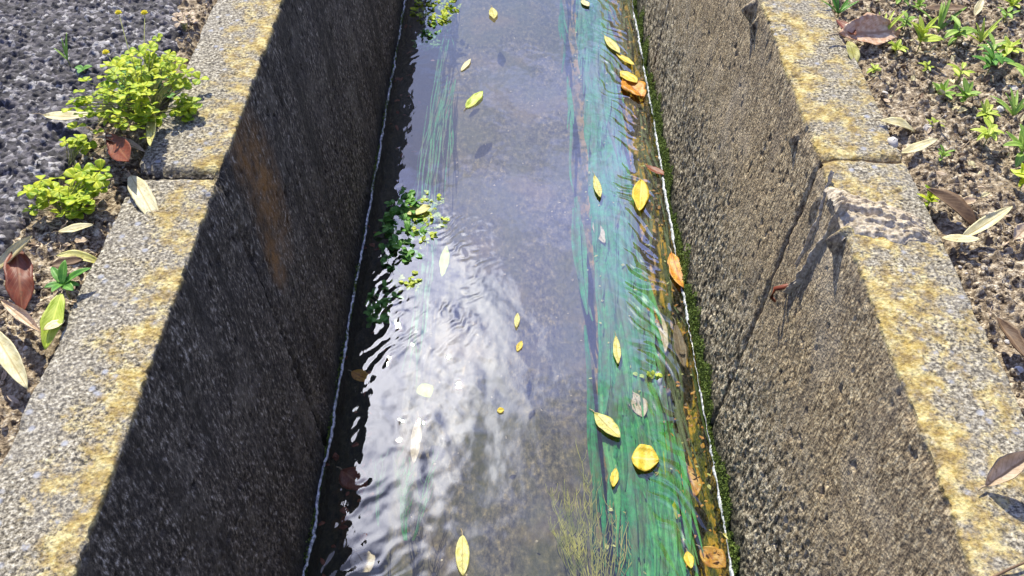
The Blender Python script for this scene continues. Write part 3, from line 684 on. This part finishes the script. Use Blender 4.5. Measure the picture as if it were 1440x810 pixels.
RS = [ # px, py, size, kind, mat, label
 (1178, 22, 1.3, 'g', M_GRN, 'dark green grass tuft at the top against the right coping'),
 (1236, 58, 1.6, 'g', M_YG, 'upright yellow green grass blades in front of the large pale brown leaf'),
 (1258, 76, 1.0, 's', M_YG, 'pale seedling right of the upright grass blades'),
 (1290, 72, 1.2, 's', M_YG, 'leafy seedling in the middle of the upper right bank'),
 (1318, 48, 1.8, 'g', M_SEED, 'arching grass tuft at the upper right bank'),
 (1262, 8, 1.0, 's', M_SEED, 'seedling cut by the top edge near the right coping'),
 (1290, 16, 1.0, 's', M_SEED, 'second seedling cut by the top edge, right of the first'),
 (1340, 66, 1.3, 's', M_SEED, 'green seedling left of the small white leaf at upper right'),
 (1378, 62, 1.3, 'g', M_YG, 'grass blades arching over the small white leaf'),
 (1388, 88, 1.4, 's', M_SEED, 'tall seedling under the small white leaf'),
 (1415, 76, 1.2, 's', M_YG, 'pale green seedling near the upper right edge'),
 (1420, 14, 1.2, 's', M_YG, 'seedling in the top right corner'),
 (1386, 108, 1.2, 's', M_GRN, 'dark green seedling below the tall one'),
 (1345, 118, 1.2, 's', M_YG, 'yellow green seedling halfway down the upper right bank'),
 (1322, 138, 1.1, 's', M_SEED, 'grey green seedling left of its yellow green neighbour'),
 (1352, 150, 1.4, 's', M_SEED, 'spreading seedling below the yellow green one'),
 (1312, 182, 1.0, 's', M_YG, 'small seedling right of the oval cream leaf'),
 (1384, 168, 1.5, 's', M_YG, 'upright bright seedling at mid height near the right edge'),
 (1424, 166, 1.3, 'g', M_SEED, 'narrow leaved tuft beside the upright bright seedling'),
 (1382, 208, 1.5, 's', M_YG, 'broad bright seedling below the upright one'),
 (1228, 104, .8, 's', M_YG, 'tiny seedling close to the right coping'),
 (1300, 104, .8, 's', M_YG, 'tiny seedling alone on the bare soil'),
 (1432, 226, 1.5, 's', M_SEED, 'seedling at the right edge above the yellow green leaf'),
 (1436, 262, 1.6, 's', M_CLV, 'lowest bright green seedling at the right edge'),
 (1303, 292, .8, 's', M_CLV, 'tiny bright sprout touching the right coping beside the dark brown leaf'),
 (1322, 228, .8, 's', M_SEED, 'little grey green sprout below the narrow cream leaf'),
 (1410, 34, 1.0, 's', M_SEED, 'small seedling below the one in the top right corner'),
 (1436, 120, 1.2, 's', M_SEED, 'seedling at the right edge level with the dark green one'),
 (1270, 44, 1.0, 's', M_SEED, 'seedling behind the large pale brown leaf'),
]
for i, (px, py, sz, kd, mt, lb) in enumerate(RS):
    r = random.Random(100+i); lv = []
    if kd == 'g':
        for k in range(7): lv.append((r.uniform(-80, 80), r.uniform(.034, .058)*sz, .0050*sz, r.uniform(.5, 1.2), r.uniform(-.9, -.2)))
        rosette('grass_tuft', G(px, py, -.014), lv, lb, mt, 'grass', 'grass tufts and seedlings on the banks', .004)
    else:
        n = r.randint(6, 13); sz = sz*r.uniform(.7, 1.3)
        for k in range(n): lv.append((k*137.5+r.uniform(-15, 15), r.uniform(.020, .034)*sz, r.uniform(.007, .012)*sz, r.uniform(.0, 1.1), r.uniform(-1.0, .2)))
        rosette('green_seedling', G(px, py, -.014), lv, lb, mt, 'seedling', 'grass tufts and seedlings on the banks', r.uniform(.012, .040)*sz, True)

# ---------------------------------------------------------------- loose clods, litter and twigs
def blob(r, sx, sy, sz, seed):
    n1, n2 = 5, 8; a = []
    for i in range(n1+1):
        ph = math.pi*i/n1
        for j in range(n2):
            t = 2*math.pi*j/n2; k = r.uniform(.78, 1.2); a.append((sx*k*math.sin(ph)*math.cos(t), sy*k*math.sin(ph)*math.sin(t), sz*k*math.cos(ph)))
    f = [(i*n2+j, (i+1)*n2+j, (i+1)*n2+(j+1) % n2, i*n2+(j+1) % n2) for i in range(n1) for j in range(n2)]
    return np.array(a), np.array(f)
def scatter(name, n, side, hf, seed, mat, smin, smax, flat, label, cond=lambda x, y: True):
    r = random.Random(seed); mb = MB(); k = 0
    while k < n:
        x = A_OUT+.005+abs(r.random())**1.0*.6; y = r.uniform(.55, 2.25)
        if not cond(x, y): continue
        k += 1; s = smin+(smax-smin)*r.random()**3
        v, f = blob(r, s, s*r.uniform(.6, 1.1), s*flat, 0); z = float(hf(np.array([x]), np.array([y]))[0])
        mb.add(xf(v, (side*x, y, z+s*flat*.4), r.uniform(0, 6)), f)
    o = mb.build(name, mat, None, False); tag(o, label, None, None, 'stuff'); o['category'] = 'soil crumbs'
    return o
scatter('soil_clods', 6500, 1, sr, 31, M_CLOD, .0012, .009, .8, 'brown crumbs and small clods strewn over the right bank')
scatter('soil_clods', 1300, -1, left_soil, 32, M_CLOD, .0018, .008, .8, 'brown crumbs and small clods strewn along the left coping', lambda x, y: x < asphalt_edge(y))
tw = MB(); r = random.Random(77)
for i in range(520):
    sd = 1 if i % 2 else -1; x = A_OUT+.01+r.random()*(.45 if sd > 0 else .22); y = r.uniform(.6, 2.2)
    if sd < 0 and x > asphalt_edge(y): continue
    z = float((sr if sd > 0 else left_soil)(np.array([x]), np.array([y]))[0])+.004; a = r.uniform(0, 6.28); l = r.uniform(.006, .035); c = r.uniform(-.4, .4)
    if r.random() < .5:
        tw.add(*tube([(sd*x, y, z), (sd*x+math.cos(a)*l*.5, y+math.sin(a)*l*.5, z+l*.12), (sd*x+math.cos(a+c)*l, y+math.sin(a+c)*l, z)], .0007, .0005, 4))
    else:
        v, f, uv = leaf_geo(l*.8, l*.3, curl=.8, bend=r.uniform(-.5, .8), nu=4, nv=6); tw.add(xf(v, (sd*x, y, z), a, r.uniform(-.2, .5), r.uniform(-.5, .5)), f, uv)
o = tw.build('leaf_litter', M_TAN); tag(o, 'dry straw bits and crumbled leaf litter over both banks', None, None, 'stuff'); o['category'] = 'litter'
# pebble and twig
p = random.Random(5); v, f = blob(p, .011, .013, .008, 0); q = G(1256, 200, .0)
tag(mesh_np('pebble', xf(v, q), f, M_STONE, None, True, None, tuple(q)), 'small pale pebble at the outer edge of the right coping', 'stone')
q0 = G(1398, 806, .006)
tag(mesh_np('twig', *tube([G(1396, 812, .004), G(1420, 800, .008), G(1462, 782, .012)], .0022, .0014, 7), M_BRN, None, True, None, tuple(q0)), 'thin dark twig on the near right coping at the corner', 'twig')

# ---------------------------------------------------------------- mortar smear on the right coping and its drip down the face
def mortar():
    # ridge across the coping
    nu, nv = 60, 60; u = np.linspace(0, 1, nu); v = np.linspace(-1, 1, nv); U, Vv = np.meshgrid(u, v, indexing='ij')
    a = G(1182, 293); b = G(1308, 330)
    x = A_IN-.008+U*(b.x-A_IN+.012); yc = a.y+(b.y-a.y)*U+fbm(U*4, U*0, 3, 3)*.012
    wd = .062*(1-.50*U)*(1+.3*fbm(U*5, U*0+2, 6, 2)); y = yc+Vv*wd+fbm(U*9, Vv*3, 9, 3)*.006
    h = (1-np.abs(Vv)**3)*(.016+.018*fbm(U*3.0+Vv*.8, Vv*5.5, 12, 5, .6))*np.clip((1-U)*6, 0, 1)+.006*fbm(U*22, Vv*11, 13, 4, .6)-.003
    z = h-np.clip((A_IN+.004-x)/.012, 0, 1)**2*.012
    o = mesh_np('mortar_smear', np.stack([x, y, z], -1).reshape(-1, 3), gridf(nu, nv), M_MORT, near_right, True, None, tuple(near_right.location))
    o['label'] = 'pale rough mortar smeared across the coping'
    # drip running down the face
    def strip(pts, w, h, seed, nm, mat, lab=None):
        P = [GW(*q) for q in pts]; P = np.array([list(q) for q in P]); s = np.linspace(0, 1, 50)
        k = np.linspace(0, 1, len(P)); C = np.stack([np.interp(s, k, P[:, i]) for i in range(3)], 1)
        T = np.gradient(C, axis=0); T /= np.linalg.norm(T, axis=1)[:, None]; nn = np.array([-.996, 0, .088]); B = np.cross(T, nn)
        c = np.linspace(-1, 1, 13); V = []
        for i in range(50):
            ww = w*(1+.5*float(fbm(np.array([s[i]*7]), np.array([seed*1.]), seed, 2)[0]))*(1-.4*s[i]); 
            for q in c:
                hh = h*(1-q*q)*(1+.7*float(fbm(np.array([s[i]*14]), np.array([q*2+seed]), seed+1, 3)[0]))-.003
                V.append(C[i]+B[i]*q*ww+nn*hh)
        o = mesh_np(nm, np.array(V), gridf(50, 13), mat, near_right, True, None, tuple(near_right.location))
        if lab: o['label'] = lab
    strip([(1192, 285), (1172, 318), (1150, 350), (1126, 392), (1108, 410)], .010, .012, 3, 'mortar_drip', M_MORT, 'mortar drip running slantwise down the wall')
    strip([(1170, 240), (1160, 275), (1150, 310), (1120, 372)], .006, .006, 5, 'mortar_drip', M_MORT)
    # stub hooked at the end
    e = GW(1104, 408); tv, tf = tube([e+Vector((.004, 0, .012)), e+Vector((-.022, 0, .004)), e+Vector((-.026, -.004, -.018)), e+Vector((-.016, -.004, -.030))], .006, .003, 8)
    o = mesh_np('root_stub', tv, tf, M_RUST, near_right, True, None, tuple(near_right.location)); o['label'] = 'reddish root stub sticking out at the end of the drip'
mortar()

# ---------------------------------------------------------------- moss above the water
def moss(side, n, zlo, zhi, label, seed, ymin=.95, ymax=4.1):
    r = np.random.default_rng(seed); mb = MB(); k = (A_IN-B_W)/DEP
    Y = r.uniform(ymin, ymax, n); q = r.random(n)**1.7
    lim = zlo+(zhi-zlo)*np.clip(.5+2.0*fbm(Y*9, Y*0+3, seed, 5, .7), .06, 1.4)
    Z = zlo+(lim-zlo)*q; Xw = A_IN+k*Z
    base = np.array([[-.3, 0, 0], [.3, 0, 0], [.5, .6, .25], [0, 1.1, .4], [-.5, .6, .25]])
    V = []; F = []
    s = r.uniform(.0018, .0062, n); c = 0
    ea = r.uniform(-1, 1, (n, 3))*np.array([1.2, 1.2, 3.1])
    for i in range(n):
        R = np.array(Euler(tuple(ea[i])).to_matrix()); v = (base*s[i])@R.T+np.array([side*(Xw[i]-.001-r.random()*.006), Y[i], Z[i]])
        V.append(v); F.append((c, c+1, c+2, c+4)); F.append((c+2, c+3, c+4, c+4)) if False else None; c += 5
    V = np.concatenate(V); F = np.array([f for f in F if f]);
    F2 = np.concatenate([F, np.stack([F[:, 2], F[:, 2]+1, F[:, 3], F[:, 1]], 1)])
    o = mesh_np('moss', V, F, M_MOSS, None, False, np.random.default_rng(1).random((len(V), 2))); tag(o, label, None, None, 'stuff'); o['category'] = 'moss'
moss(1, 40000, -.878, -.800, 'bright green moss band along the right wall just above the water', 3)
moss(-1, 5000, -.882, -.862, 'dark thin moss along the left wall just above the water', 4)

# ---------------------------------------------------------------- meniscus at the waterline, reflected sky put into its pale colour
def meniscus_sheen(side, label, seed, w0):
    ys = np.arange(.6, 4.4, .004); n = len(ys)
    xc = B_W-(.006 if side < 0 else .011)+fbm(ys*7, ys*0, seed, 4, .6)*.009+fbm(ys*60, ys*0, seed+1, 3, .7)*.004
    w = w0*(.45+.75*(fbm(ys*24, ys*0, seed+4, 3)+1)/2*1.4); w = w*(1 if side < 0 else np.clip(fbm(ys*9, ys*0+4, seed+2, 3)*4+1.1, .2, 1.5)); w = np.maximum(w, .0005)
    c = np.linspace(-1, 1, 7); V = []
    X = xc[:, None]+c[None, :]*w[:, None]; Yg = np.repeat(ys[:, None], 7, 1)+fbm(Yg_ := np.repeat(ys[:, None], 7, 1)*90, X*200, seed+8, 2)*.002
    Zg = WZ+.0008+(1-c[None, :]**2)*.0035*(.5+.5*vn(Yg*110, X*110, seed+6))+c[None, :]*0.002
    V = np.stack([side*X, Yg, Zg], -1).reshape(-1, 3); f = gridf(n, 7)
    o = mesh_np('meniscus_sheen', V, f if side < 0 else f[:, ::-1], M_SHEEN); tag(o, label, None, None, 'stuff'); o['category'] = 'meniscus_sheen'
meniscus_sheen(-1, 'thin bluish white painted sky sheen where the water meets the shaded left wall', 3, .0032)
meniscus_sheen(1, 'thin broken white painted sky sheen where the water meets the right wall', 13, .0026)

# ---------------------------------------------------------------- water plants
def ribbon(p, ln, w, r, amp=.01, z0=WZ-.02, z1=WZ-.02, n=22, drift=0):
    y = np.linspace(0, -ln, n); ph = r.uniform(0, 6.28); k = r.uniform(8, 16)
    x = p[0]+np.sin(y*k+ph)*amp*np.linspace(.1, 1, n)+drift*np.linspace(0, 1, n); z = np.linspace(z0, z1, n)+np.sin(y*11+ph)*.006
    z = np.minimum(z, WZ-.004)
    ww = w*np.sin(np.linspace(.25, math.pi-.08, n))**.6; tl = r.uniform(-.6, .6)
    a = np.stack([x-ww, p[1]+y, z-ww*tl], 1); c = np.stack([x, p[1]+y, z+ww*.25], 1); b = np.stack([x+ww, p[1]+y, z+ww*tl], 1)
    v = np.concatenate([a, c, b]); f = gridf(3, n); uv = np.stack([np.repeat([0, .5, 1], n), np.tile(np.linspace(0, 1, n), 3)], 1)
    return v, f, uv
def weedbed(n, xr, yr, mat, label, seed, w=(.0035, .0095), ln=(.25, .8), zr=(.012, .075)):
    r = random.Random(seed); mb = MB()
    for i in range(n):
        y = r.uniform(*yr); c = (xr[0]+xr[1])/2; hwid = (xr[1]-xr[0])/2
        if i % 3 == 0 or i == 0: cy = r.uniform(*yr); cu = r.gauss(0, .6)
        y = cy+r.gauss(0, .05); u = max(-1.25, min(1.15, cu+r.gauss(0, .16))); x = c+u*hwid+.035*max(0, (1.8-y))+.016*math.sin(y*9+c*7)+.010*math.sin(y*23)
        z = -r.uniform(*zr)
        if mat is M_WEED and x > .2: x = min(max(x, .242+.02*min(1, max(0, y-2.2))+r.uniform(0, .02)), .375-r.uniform(0, .025))
        mb.add(*ribbon((x, y), r.uniform(*ln), r.uniform(*w), r, r.uniform(.003, .014), WZ+z, WZ+z*.6, drift=r.gauss(0, .016)))
    o = mb.build('waterweed', mat); tag(o, label, None, None, 'stuff'); o['category'] = 'water weed'
weedbed(1300, (.225, .365), (1.2, 4.6), M_WEED, 'long teal green weed streaming lengthwise in the right half of the water', 5)
weedbed(150, (.25, .37), (1.2, 2.1), M_WEED2, 'bright green weed streaming in the near right water', 6, w=(.003, .009), ln=(.2, .5), zr=(.008, .03))
weedbed(90, (.36, .50), (1.0, 4.6), M_DWEED, 'dark olive weed streaming at the foot of the right wall', 7, w=(.002, .006), ln=(.15, .5), zr=(.015, .06))

def water_plant(px, py, n, R, label, seed, mat, ls=.02, up=.02):
    r = random.Random(seed); base = G(px, py, WZ); root = empty('water_plant', (base.x, base.y, WZ)); tag(root, label, 'water plant')
    st = MB(); fo = MB()
    for i in range(n):
        a = r.uniform(0, 6.28); q = math.sqrt(r.random()); x = math.cos(a)*q*R[0]; y = math.sin(a)*q*R[1]; z = r.uniform(-.04, up)*(1-q*.5)
        if base.x+x < -B_W+.012: x = -B_W+.015-base.x
        st.add(*tube([(x*.2, y*.3+.02, -.08), (x*.6, y*.6+.02, -.04), (x, y, z)], .0014, .0009, 5))
        for k in range(3):
            l = r.uniform(.7, 1.3)*ls
            v, f, uv = leaf_geo(l, l*.62, curl=.6, bend=-.5, nu=5, nv=7, wob=.2, seed=i)
            fo.add(xf(v, (x, y, z), r.uniform(0, 6.28), r.uniform(-.2, .8), r.uniform(-.4, .4)), f, uv)
    fo.build('foliage', mat, root); st.build('stems', M_STEM, root); return root
weedbed(70, (-.335, -.265), (2.3, 4.6), M_WEED, 'thin teal weed streaming in the upper left of the water', 9, w=(.0015, .004), zr=(.05, .10))
water_plant(566, 322, 80, (.070, .18), 'dark green leafy water plant by the left wall, in the middle of the picture', 3, M_GRN, .026, .035)
water_plant(600, 305, 70, (.06, .13), 'yellow green leafy water plant at the edge of the ripples', 5, M_YG, .018, .012)
water_plant(536, 425, 30, (.045, .08), 'small dark green water plant by the left wall, lowest of the leafy ones', 6, M_GRN, .020, .008)
water_plant(572, 395, 18, (.045, .05), 'mixed yellowing water plant among the dark ripples', 16, M_YG, .016, .006)
water_plant(615, 8, 80, (.10, .17), 'bright green leafy water plant at the top left of the water', 8, M_CLV, .024, .02)
water_plant(600, 48, 40, (.055, .12), 'dull green water plant trailing below the top one', 9, M_GRN, .02, .01)
water_plant(910, 528, 9, (.03, .025), 'small yellow green sprig floating on the streaming weed', 12, M_YG, .016, .006)

def filaments(px, py, n, label, seed, mat, H=.3, spread=.11, r0=.0012, side=0):
    r = random.Random(seed); base = G(px, py, WZ-.03); root = empty('filament_plant', base); tag(root, label, 'water plant')
    mb = MB()
    for i in range(n):
        dx = r.uniform(-spread, spread)+side; ln = H*r.uniform(.4, 1.0); pts = []; ph = r.uniform(0, 6.28)
        for k in range(12):
            t = k/11; pts.append((dx*.25+dx*.75*t**.7+math.sin(t*9+ph)*.007*t, ln*t, .020*math.sin(t*2.5)*r.uniform(.9, 1.1)))
        mb.add(*tube(pts, r0, r0*.5, 5))
        for q in range(4):
            k = r.randint(3, 10); s = pts[k]; d = r.choice((-1, 1))
            mb.add(*tube([s, (s[0]+d*.010, s[1]+.016, s[2]), (s[0]+d*.014, s[1]+.04, s[2]-.002)], r0*.7, r0*.4, 4))
    mb.build('strands', mat, root); return root
filaments(840, 850, 40, 'olive branching water plant in midstream at the bottom', 3, M_FIL, .34, .105, .0015)
filaments(805, 800, 14, 'second olive stringy plant left of the branching one', 13, M_FIL, .22, .05)
filaments(832, 730, 2, 'single long pale strand above the branching plant', 15, M_FIL, .26, .03, .0014, -.03)
filaments(575, 760, 12, 'thin teal stringy plant in the bright water at the lower left', 4, M_WEED2, .26, .05, .0016)
filaments(535, 740, 3, 'few loose teal strands at the lower left by the dark water', 8, M_WEED, .2, .03, .0012)
rr = random.Random(2); bl = MB(); b0 = G(933, 606, WZ-.006)
bl.add(*ribbon((b0.x, b0.y), .26, .0085, rr, .004, WZ-.006, WZ-.006))
tag(bl.build('weed_blade', M_CLV), 'single long bright green blade right of the round orange yellow leaf', 'water weed')

# sunken leaf scraps in the dark strip and stones on the banks
def scraps(n, xr, yr, zr, mat, label, seed, smin=.006, smax=.022):
    r = random.Random(seed); mb = MB()
    for i in range(n):
        l = r.uniform(smin, smax); v, f, uv = leaf_geo(l, l*r.uniform(.3, .7), curl=r.uniform(.2, 1.2), bend=r.uniform(-.7, .7), nu=4, nv=7, wob=.4, seed=i)
        mb.add(xf(v, (r.uniform(*xr), r.uniform(*yr), WZ-r.uniform(*zr)), r.uniform(0, 6.3), r.uniform(-.3, .3), r.uniform(-.3, .3)), f, uv)
    o = mb.build('leaf_scraps', mat); tag(o, label, None, None, 'stuff'); o['category'] = 'leaf scraps'
scraps(240, (.37, .485), (1.0, 4.2), (.004, .03), M_ORG, 'orange leaf scraps sunk in the dark strip along the right wall', 3)
scraps(150, (.20, .48), (1.0, 4.2), (.003, .02), M_PYEL, 'yellowish leaf scraps caught in the weed on the right', 4, .005, .016)
scraps(90, (.34, .49), (1.0, 4.2), (.01, .03), M_BRN, 'brown leaf scraps sunk along the right wall', 5, .01, .03)
scraps(90, (-.49, -.36), (1.0, 4.2), (.005, .04), M_RUST, 'rusty leaf scraps sunk along the left wall', 6, .01, .03)
scraps(90, (-.3, .2), (1.0, 4.2), (.06, .12), M_TAN, 'pale leaf crumbs settled on the bed in midstream', 7, .004, .010)
scatter('small_stones', 170, 1, sr, 41, M_STONE, .003, .011, .6, 'pale little stones mixed into the right bank')
scatter('small_stones', 60, -1, left_soil, 42, M_STONE, .003, .008, .6, 'pale little stones mixed into the soil beside the left coping', lambda x, y: x < asphalt_edge(y))

def bank_scraps(n, side, hf, mat, label, seed, cond=lambda x, y: True):
    r = random.Random(seed); mb = MB()
    for i in range(n):
        x = A_OUT+.01+r.random()*.5; y = r.gauss(1.75, .35) if side > 0 else r.uniform(.7, 1.6)
        if not cond(x, y): continue
        z = float(hf(np.array([x]), np.array([y]))[0])+.006; l = r.uniform(.008, .026)
        v, f, uv = leaf_geo(l, l*r.uniform(.3, .8), curl=r.uniform(.2, 1.6), bend=r.uniform(-1, 1), nu=5, nv=7, wob=.6, seed=i)
        mb.add(xf(v, (side*x, y, z), r.uniform(0, 6.3), r.uniform(-.2, .7), r.uniform(-.6, .6)), f, uv)
    o = mb.build('leaf_scraps', mat); tag(o, label, None, None, 'stuff'); o['category'] = 'leaf scraps'
bank_scraps(110, 1, sr, M_CREAM, 'torn pale leaf scraps among the seedlings of the right bank', 3)
bank_scraps(90, 1, sr, M_BRN, 'torn brown leaf scraps among the seedlings of the right bank', 4)
bank_scraps(120, -1, left_soil, M_TAN, 'torn tan leaf scraps on the soil beside the left coping', 5, lambda x, y: x < asphalt_edge(y)+.02)
bank_scraps(90, -1, left_soil, M_BRN, 'torn dark leaf scraps on the soil beside the left coping', 6, lambda x, y: x < asphalt_edge(y)+.02)
